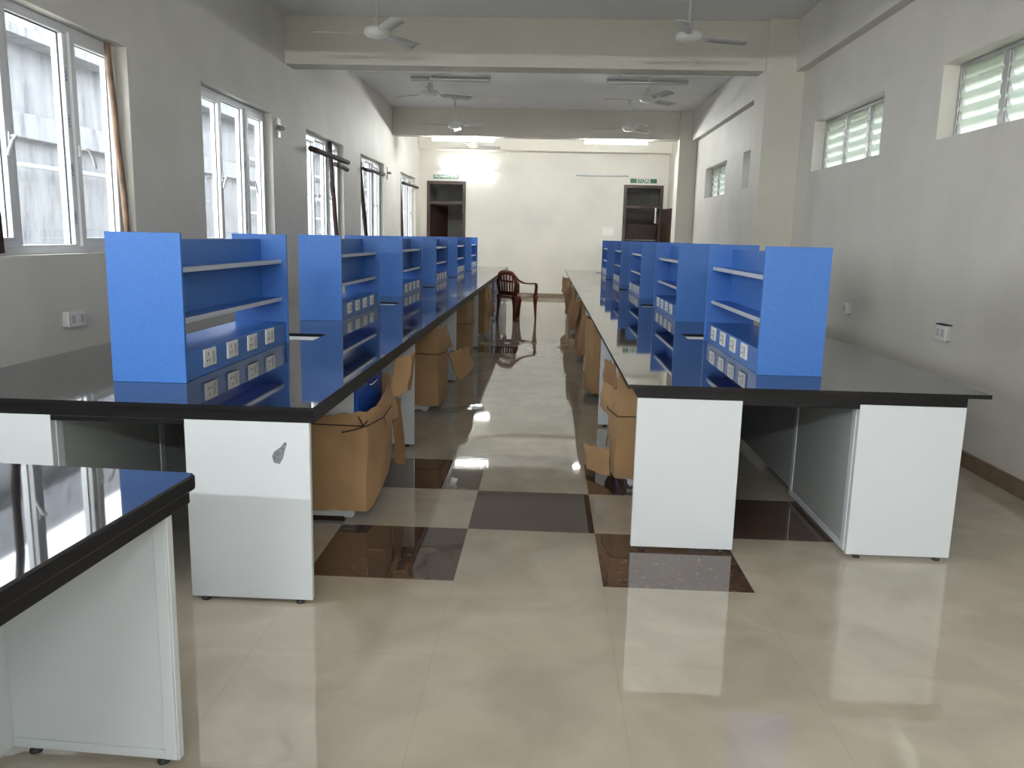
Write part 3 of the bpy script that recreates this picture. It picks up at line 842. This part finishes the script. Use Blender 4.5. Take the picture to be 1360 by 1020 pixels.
wrap(xi, xo, 3.725, 4.345, [(0, .50), (.5, .515), (1, .545)], [(0, .545), (.25, .54), (.5, .56), (.75, .60), (1, .62)], [(0, .05), (.15, .05), (.35, .09), (.7, .12), (1, .16)], 1,
     'nearest torn cardboard wrapping under the left bench, tied with black string', .02, .475,
     [(((-.835, 3.95, .52), (-.800, 4.25, .58), (-.775, 4.36, .38), (-.795, 4.08, .40)), 'card', .016),
      (((-.825, 4.27, .48), (-.740, 4.40, .52), (-.735, 4.55, .715), (-.810, 4.38, .70)), 'card', .014),
      (((-.775, 4.40, .50), (-.745, 4.50, .50), (-.735, 4.62, .71), (-.745, 4.50, .715)), 'card_dark', .010),
      (((-.815, 4.32, .48), (-.785, 4.42, .48), (-.765, 4.44, .06), (-.800, 4.33, .12)), 'card_dark', .010)])
wrap(xi, xo, 6.24, 6.85, [(0, .685), (1, .685)], [(0, .685), (.2, .68), (.35, .55), (.6, .43), (.8, .42), (1, .40)], [(0, .05), (.5, .06), (1, .09)], 2,
     'second torn cardboard wrapping under the left bench, with a loose box flap', .03, .46,
     [(((-.815, 6.42, .62), (-.79, 6.62, .66), (-.77, 6.66, .47), (-.80, 6.45, .44)), 'card', .02),
      (((-.815, 6.80, .40), (-.665, 6.98, .45), (-.595, 7.02, .25), (-.715, 6.82, .14)), 'card', .012),
      (((-.815, 6.80, .40), (-.80, 7.02, .40), (-.665, 6.98, .20), (-.715, 6.82, .14)), 'card_dark', .012)])
wrap(xi, xo, 8.72, 9.33, [(0, .69), (1, .69)], [(0, .69), (1, .68)], [(0, .05), (1, .07)], 3, 'third cardboard wrapping from the near end of the left bench, still closed', .025, .44)
wrap(xi, xo, 11.18, 11.79, [(0, .69), (1, .69)], [(0, .69), (.5, .66), (1, .60)], [(0, .05), (1, .10)], 5, 'fourth cardboard wrapping from the near end of the left bench, near the chair', .05, None,
     [(((-.81, 11.3, .62), (-.77, 11.7, .66), (-.74, 11.8, .30), (-.78, 11.35, .25)), 'card_dark', .02)])
xi, xo = .826, .415
wrap(xi, xo, 4.42, 5.04, [(0, .69), (1, .69)], [(0, .69), (.06, .66), (.14, .52), (.3, .49), (.6, .48), (1, .45)], [(0, .05), (.3, .06), (.4, .20), (.55, .22), (.7, .12), (1, .14)], 6,
     'nearest torn cardboard wrapping under the right bench, blue drawer showing through', .02, .41,
     [(((.416, 4.52, .53), (.368, 4.80, .54), (.345, 4.88, .37), (.402, 4.58, .34)), 'card', .022),
      (((.410, 4.60, .46), (.372, 4.80, .46), (.366, 4.88, .67), (.404, 4.66, .68)), 'card_dark', .024),
      (((.40, 4.62, .17), (.25, 4.80, .16), (.27, 4.68, .03), (.395, 4.50, .03)), 'card', .008)])
wrap(xi, xo, 6.96, 7.58, [(0, .69), (1, .69)], [(0, .69), (.6, .68), (1, .66)], [(0, .05), (1, .06)], 7, 'second cardboard wrapping under the right bench, creased and bulging', .05, None,
     [(((.415, 7.30, .68), (.345, 7.62, .70), (.30, 7.70, .27), (.375, 7.40, .30)), 'card_dark', .018)])
wrap(xi, xo, 9.43, 10.05, [(0, .69), (1, .69)], [(0, .69), (1, .60)], [(0, .05), (1, .08)], 8, 'third cardboard wrapping under the right bench, with flaps hanging into the aisle', .05, None,
     [(((.41, 9.45, .69), (.30, 9.75, .60), (.265, 9.62, .28), (.36, 9.40, .40)), 'card_dark', .02),
      (((.40, 9.90, .69), (.28, 10.15, .62), (.27, 10.10, .32), (.37, 9.95, .25)), 'card', .02)])
wrap(xi, xo, 11.93, 12.55, [(0, .69), (1, .69)], [(0, .69), (1, .62)], [(0, .05), (1, .08)], 9, 'fourth cardboard wrapping from the near end of the right bench', .04, None,
     [(((.41, 12.1, .68), (.30, 12.4, .66), (.28, 12.45, .25), (.37, 12.2, .22)), 'card_dark', .02)])
wrap(xi, xo, 14.43, 15.05, [(0, .69), (1, .69)], [(0, .69), (1, .66)], [(0, .05), (1, .08)], 10, 'farthest cardboard wrapping under the right bench, flap poking into the aisle', .05, None,
     [(((.41, 14.5, .69), (.28, 14.9, .70), (.27, 14.9, .42), (.37, 14.6, .30)), 'card_dark', .02)])

# scrap of clear plastic film on the floor
g = crumple(quad_grid((-.80, 6.30, .018), (-.50, 6.55, .02), (-.46, 6.40, .015), (-.74, 6.12, .018), 14, 8), .03, 9, 2)
for r in g:
    for v in r: v.z = max(v.z, .004)
tag(MB().sheet(g, .0012).build('plastic_scrap', M['plastic_film']), 'crumpled clear plastic scrap on the floor beside the left cardboard', 'plastic scrap')

# ------------------------------------------------------------------ reagent racks
def make_rack():
    o = thing('reagent_rack', '', 'rack', (0, 0, HT), 0, 'blue reagent racks along the benches')
    W, L, H, T = RW / 2, RL / 2, .5965, .018
    for s in (-1, 1):
        y0, y1 = sorted((s * L, s * (L - T)))
        MB().box(-W, W, y0, y1, 0, H, .002).build('end_panel', M['blue'], o)
    MB().box(-.009, .009, -L + T, L - T, .225, .57, .001).build('back_panel', M['blue'], o)
    for z in (.235, .44):
        for s in (-1, 1):
            x0, x1 = sorted((s * .009, s * (W - .035)))
            sh = MB().box(x0, x1, -L + T, L - T, z, z + .018, .001).build('shelf', M['blue'], o)
            x0, x1 = sorted((s * (W - .035), s * (W - .029)))
            MB().box(x0, x1, -L + T, L - T, z - .001, z + .020, .001).build('shelf_edge', M['shelf_edge'], sh)
    MB().box(-W + .012, W - .012, -L + T, L - T, 0, .115, .002).build('socket_box', M['blue'], o)
    for k in range(4):
        y = -L + .257 + .257 * k
        x = W - .012
        p = MB().box(x, x + .008, y - .064, y + .064, .033, .110, .004).build('socket_plate', M['socket'], o)
        b = MB(); b.box(x + .008, x + .0105, y + .012, y + .044, .046, .096, .002); b.build('switch', M['socket_grey'], p)
        b = MB()
        for (dy, dz) in ((-.024, .088), (-.036, .060), (-.012, .060)): b.box(x + .0078, x + .0086, y + dy - .004, y + dy + .004, dz - .005, dz + .005)
        b.build('socket_hole', M['black_hole'], p)
    return o
rk0 = make_rack()
for i, y in enumerate(L_RACK):
    lab = '%s blue reagent rack on the left bench%s' % ('first' if i == 0 else 'sixth' if i == 5 else ordw[i], ', at its near end with four sockets' if i == 0 else ' counted from its near end' if i < 5 else ', the last one towards the far wall')
    if i == 0:
        rk0.location = (LXC, y + RL / 2, HT); rk0['label'] = lab
    else: dup(rk0, (LXC, y + RL / 2, HT), 0, lab)
for i, y in enumerate(R_RACK):
    lab = '%s blue reagent rack on the right bench%s' % ('first' if i == 0 else ordw[i], ', at its near end by the right wall' if i == 0 else ' counted from its near end' if i < 4 else ', the last one towards the far wall')
    dup(rk0, (RXC, y + RL / 2, HT), PI, lab)

# ------------------------------------------------------------------ the bench at the lower left, next to the camera
nb = thing('worktop_slab', 'polished black granite worktop with a rounded corner, on the white pedestal before the left bench', 'worktop', (-.872, 1.982, 0), math.radians(-3.0), None)
def rounded(x0, x1, y0, y1, r):
    p = [(x0, y0), (x1, y0)]
    for k in range(7):
        a = PI / 2 * k / 6
        p.append((x1 - r + r * math.cos(a), y1 - r + r * math.sin(a)))
    p.append((x0, y1)); return p
q = MB().prism(rounded(-1.50, 0, -2.6, 0, .03), 'z', ZS - .022, HT)
bmesh.ops.bevel(q.bm, geom=[e for e in q.bm.edges if abs(e.verts[0].co.z - e.verts[1].co.z) < 1e-5], offset=.008, segments=3, affect='EDGES', profile=.5)
cut_edges(q.build('slab', M['granite'], nb))
q = MB(); q.box(-.06, -.012, -2.55, -.03, ZA - .01, ZS - .023, .003).box(-1.48, -.06, -.075, -.03, ZA - .01, ZS - .023, .003)
q.build('edge_strip', M['black_edge'], nb)
ns = thing('bench_pedestal', 'white pedestal panel under the rounded black worktop before the left bench', 'bench leg', (-.872, 1.982, 0), math.radians(-3.0), 'white pedestal frames under the benches')
TZ = ZA - .012
def pedestal(y, sgn):
    for (a, c) in ((-.482, -.030), (-1.43, -.98)):
        lp = MB().box(a, c, y, y + .025, .015, TZ, .002).build('leg_panel', M['white_lam'], ns)
        MB().box(c - .035, c - .003, y - .008, y - .0005, .02, TZ - .002, .002).box(a + .003, c - .035, y - .006, y - .0005, .02, .045, .002).build('panel_frame', M['white_lam'], lp)
        for x in (a + .05, c - .05): MB().lathe([(.016, 0), (.016, .006), (.010, .008), (.010, .018)], 12, (x, y + .012, 0)).build('levelling_foot', M['gasket'], ns)
pedestal(-.115, 1)
pedestal(-2.5, 1)
MB().box(-.50, -.482, -1.1, -.09, .02, TZ, .002).box(-.98, -.962, -1.1, -.09, .02, TZ, .002).build('spine_panel', M['white_lam'], ns)

# ------------------------------------------------------------------ the plastic chair
def make_chair():
    o = thing('plastic_chair', 'brown plastic armchair standing at the far end of the aisle', 'chair', (-.487, 13.905, 0), math.radians(42) , None)
    # local: faces +x, back at -x
    hw, hd = .215, .213
    def leg(x, y, top, x2, y2):
        secs = []
        for (t, w) in ((0, .034), (.5, .050), (.8, .072), (1, .100)):
            cx, cy, cz = x + (x2 - x) * t, y + (y2 - y) * t, top * t
            sx, sy = (1 if x > 0 else -1), (1 if y > 0 else -1)
            secs.append([(cx + w * sx * .5, cy + w * sy * .5, cz), (cx - w * sx * .7, cy + w * sy * .5, cz), (cx - w * sx * .6, cy + w * sy * .3, cz), (cx + w * sx * .3, cy + w * sy * .3, cz), (cx + w * sx * .3, cy - w * sy * .6, cz), (cx + w * sx * .5, cy - w * sy * .7, cz)])
        return secs
    for (sx, sy) in ((1, 1), (1, -1), (-1, 1), (-1, -1)):
        x = sx * (hd + (.03 if sx < 0 else 0)); y = sy * (hw + .01)
        MB().strip(leg(x, y, .41, sx * .20, sy * .205)).build('leg', M['chair'], o)
    # seat: dished sheet with a turned-down rim
    g = []
    for i in range(13):
        u = -1 + 2 * i / 12; row = []
        for j in range(13):
            v = -1 + 2 * j / 12
            x = u * .225; y = v * (.215 - .012 * u)
            z = .415 - .028 * (1 - u * u) * (1 - v * v) + .012 * u
            if abs(u) > .99 or abs(v) > .99: z -= .045
            row.append((x, y, z))
        g.append(row)
    MB().sheet(g, .006).build('seat', M['chair'], o)
    # backrest
    def bx(z): return -.215 - .17 * (z - .42) ** 1.0 * .55
    b = MB()
    arch = []
    for k in range(17):
        a = PI * k / 16
        y = .232 * math.copysign(abs(math.cos(a)) ** .7, math.cos(a)); z = .60 + .19 * math.sin(a) ** .7
        arch.append((bx(z), y, z))
    left = [(bx(.40), .205, .40), (bx(.48), .205, .48)]
    pts = [left[0], left[1]] + arch + [(bx(.48), -.205, .48), (bx(.40), -.205, .40)]
    def band(pts, w, t):
        secs = []
        for i, p in enumerate(pts):
            p = Vector(p); d = (Vector(pts[min(i + 1, len(pts) - 1)]) - Vector(pts[max(i - 1, 0)])).normalized()
            n = Vector((1, 0, .1)).normalized(); s = d.cross(n).normalized(); n = s.cross(d).normalized()
            ww = w[i] if isinstance(w, list) else w
            secs.append([p + s * ww + n * t, p - s * ww + n * t, p - s * ww - n * t, p + s * ww - n * t])
        return secs
    b.strip(band(pts, .040, .006))
    for (y0, y1) in ((-.12, -.155), (-.06, -.078), (0, 0), (.06, .078), (.12, .155)):
        p2 = [(bx(z) , y0 + (y1 - y0) * (z - .42) / .33, z) for z in (.42, .50, .58, .66, .76)]
        b.strip(band(p2, .020, .004))
    b.strip(band([(bx(.445), -.19, .445), (bx(.445), 0, .445), (bx(.445), .19, .445)], .035, .005))
    b.strip(band([(bx(.645), -.17, .645), (bx(.645) - .012, 0, .645), (bx(.645), .17, .645)], .018, .005))
    b.build('backrest', M['chair'], o)
    for s in (-1, 1):
        p3 = [(bx(.755) - .005, s * .175, .765), (bx(.735), s * .222, .735), (-.20, s * .240, .675), (-.08, s * .248, .622), (.06, s * .248, .610), (.17, s * .245, .612), (.205, s * .242, .60), (.215, s * .240, .55), (.21, s * .235, .47), (.205, s * .225, .40)]
        secs = []
        for i, p in enumerate(p3):
            p = Vector(p); d = (Vector(p3[min(i + 1, len(p3) - 1)]) - Vector(p3[max(i - 1, 0)])).normalized()
            sd_ = Vector((0, 1, 0)); n = d.cross(sd_).normalized()
            secs.append([p + sd_ * .028 + n * .011, p - sd_ * .028 + n * .011, p - sd_ * .028 - n * .011, p + sd_ * .028 - n * .011])
        MB().strip(secs).build('armrest', M['chair'], o)
    return o
make_chair()

# ------------------------------------------------------------------ small fittings on the walls
def wall_box(name, label, x, y, z, w, h, s, cat, grp, black_top=False):
    """s = +1 looks along +x (on the left wall), -1 looks along -x"""
    o = thing(name, label, cat, (x, y, z), 0 if s > 0 else PI, grp)
    MB().box(0, .035, -w / 2, w / 2, -h / 2, h / 2, .004).build('back_box', M['socket_grey'], o)
    MB().box(.035, .042, -w / 2 - .004, w / 2 + .004, -h / 2 - .004, h / 2 + .004, .003).build('face_plate', M['socket'], o)
    b = MB()
    n = 2 if w > .12 else 1
    for k in range(n):
        y0 = -w / 2 + w * (k + .5) / n
        b.box(.042, .046, y0 - .018, y0 + .018, -.025, .025, .002)
    b.build('switch', M['socket_grey'], o)
    return o
wall_box('wall_socket', 'double white socket box on the left wall below the nearest window', XL, 4.96, .805, .18, .09, 1, 'socket', 'wall sockets')
wall_box('wall_socket', 'small white socket on the right wall just past the nearest right rack', XR, 7.37, .815, .12, .09, -1, 'socket', 'wall sockets')
wb = wall_box('wall_socket', 'white socket box with a dark top edge on the right wall beyond the bench', XR, 5.56, .805, .13, .10, -1, 'socket', 'wall sockets')
MB().box(.0, .045, -.07, .07, .05, .058).build('top_lip', M['black_hole'], wb)
for (y, lab) in ((9.06, 'white bulb holder bracket on the left wall beside the second window'), (15.2, 'white bulb holder bracket on the left wall beside the fourth window')):
    o = thing('lamp_bracket', lab, 'lamp holder', (XL, y, 2.47), 0, 'white brackets on the left wall')
    MB().box(0, .02, -.05, .05, .03, .10, .004).build('mounting_plate', M['socket'], o)
    MB().box(0, .02, -.05, .05, -.10, -.03, .004).build('mounting_plate', M['socket'], o)
    MB().tube([(0, 0, 0), (.05, 0, 0), (.07, 0, -.015)], [.022, .022, .018], 12).build('lamp_holder', M['alu'], o)
o = thing('switch_board', 'flush white switch plate on the far wall left of the STORE doorway', 'switch', (1.37, YF, 1.55), 0, None)
MB().box(-.13, .13, -.01, 0, -.10, .10, .003).build('face_plate', M['socket'], o)
MB().box(-.10, -.02, -.014, -.01, -.06, .06, .002).box(.02, .10, -.014, -.01, -.06, .06, .002).build('switch', M['sign_white'], o)

# ------------------------------------------------------------------ sky, camera
def portal(loc, rot, sx, sy_):
    pl = bpy.data.lights.new('sky_portal', 'AREA'); pl.shape = 'RECTANGLE'; pl.size = sx; pl.size_y = sy_; pl.cycles.is_portal = True
    po = bpy.data.objects.new('sky_portal', pl); COL.objects.link(po); po.location = loc; po.rotation_euler = rot
portal((0, YB - .15, NW[2] + h_ / 2), (PI / 2, 0, 0), 2 * w_, h_)
for (a, c) in WL: portal((XL - .2, (a + c) / 2, 1.9), (PI / 2, 0, -PI / 2), c - a, 1.4)
W = bpy.data.worlds.new('World'); S.world = W; W.use_nodes = True
bg = W.node_tree.nodes['Background']
bg.inputs['Color'].default_value = (.97, .98, 1.0, 1); bg.inputs['Strength'].default_value = 9.0

F_PX, PITCH, YAW, ROLL, HC = 1086.09, -.1771, .0390, .0235, 1.3632
cy, sy, cp, sp = math.cos(YAW), math.sin(YAW), math.cos(PITCH), math.sin(PITCH)
Fv = Vector((-sy * cp, cy * cp, sp)); R0 = Vector((cy, sy, 0)); U0 = R0.cross(Fv)
Rv = R0 * math.cos(ROLL) + U0 * math.sin(ROLL); Uv = U0 * math.cos(ROLL) - R0 * math.sin(ROLL)
cd = bpy.data.cameras.new('camera'); co = bpy.data.objects.new('camera', cd); COL.objects.link(co)
cd.sensor_fit = 'HORIZONTAL'; cd.sensor_width = 36.0; cd.lens = 36.0 * F_PX / 1360.0
cd.clip_start = .05; cd.clip_end = 200
co.matrix_world = Matrix(((Rv.x, Uv.x, -Fv.x, 0), (Rv.y, Uv.y, -Fv.y, 0), (Rv.z, Uv.z, -Fv.z, HC), (0, 0, 0, 1)))
S.camera = co
S.view_settings.view_transform = 'Standard'; S.view_settings.look = 'None'
S.view_settings.gamma = 1.0; S.view_settings.use_curve_mapping = False
S.view_settings.exposure = 0.0
S.cycles.use_denoising = True
S.cycles.max_bounces = 10; S.cycles.diffuse_bounces = 6; S.cycles.glossy_bounces = 5; S.cycles.transparent_max_bounces = 16
S.cycles.sample_clamp_indirect = 8.0
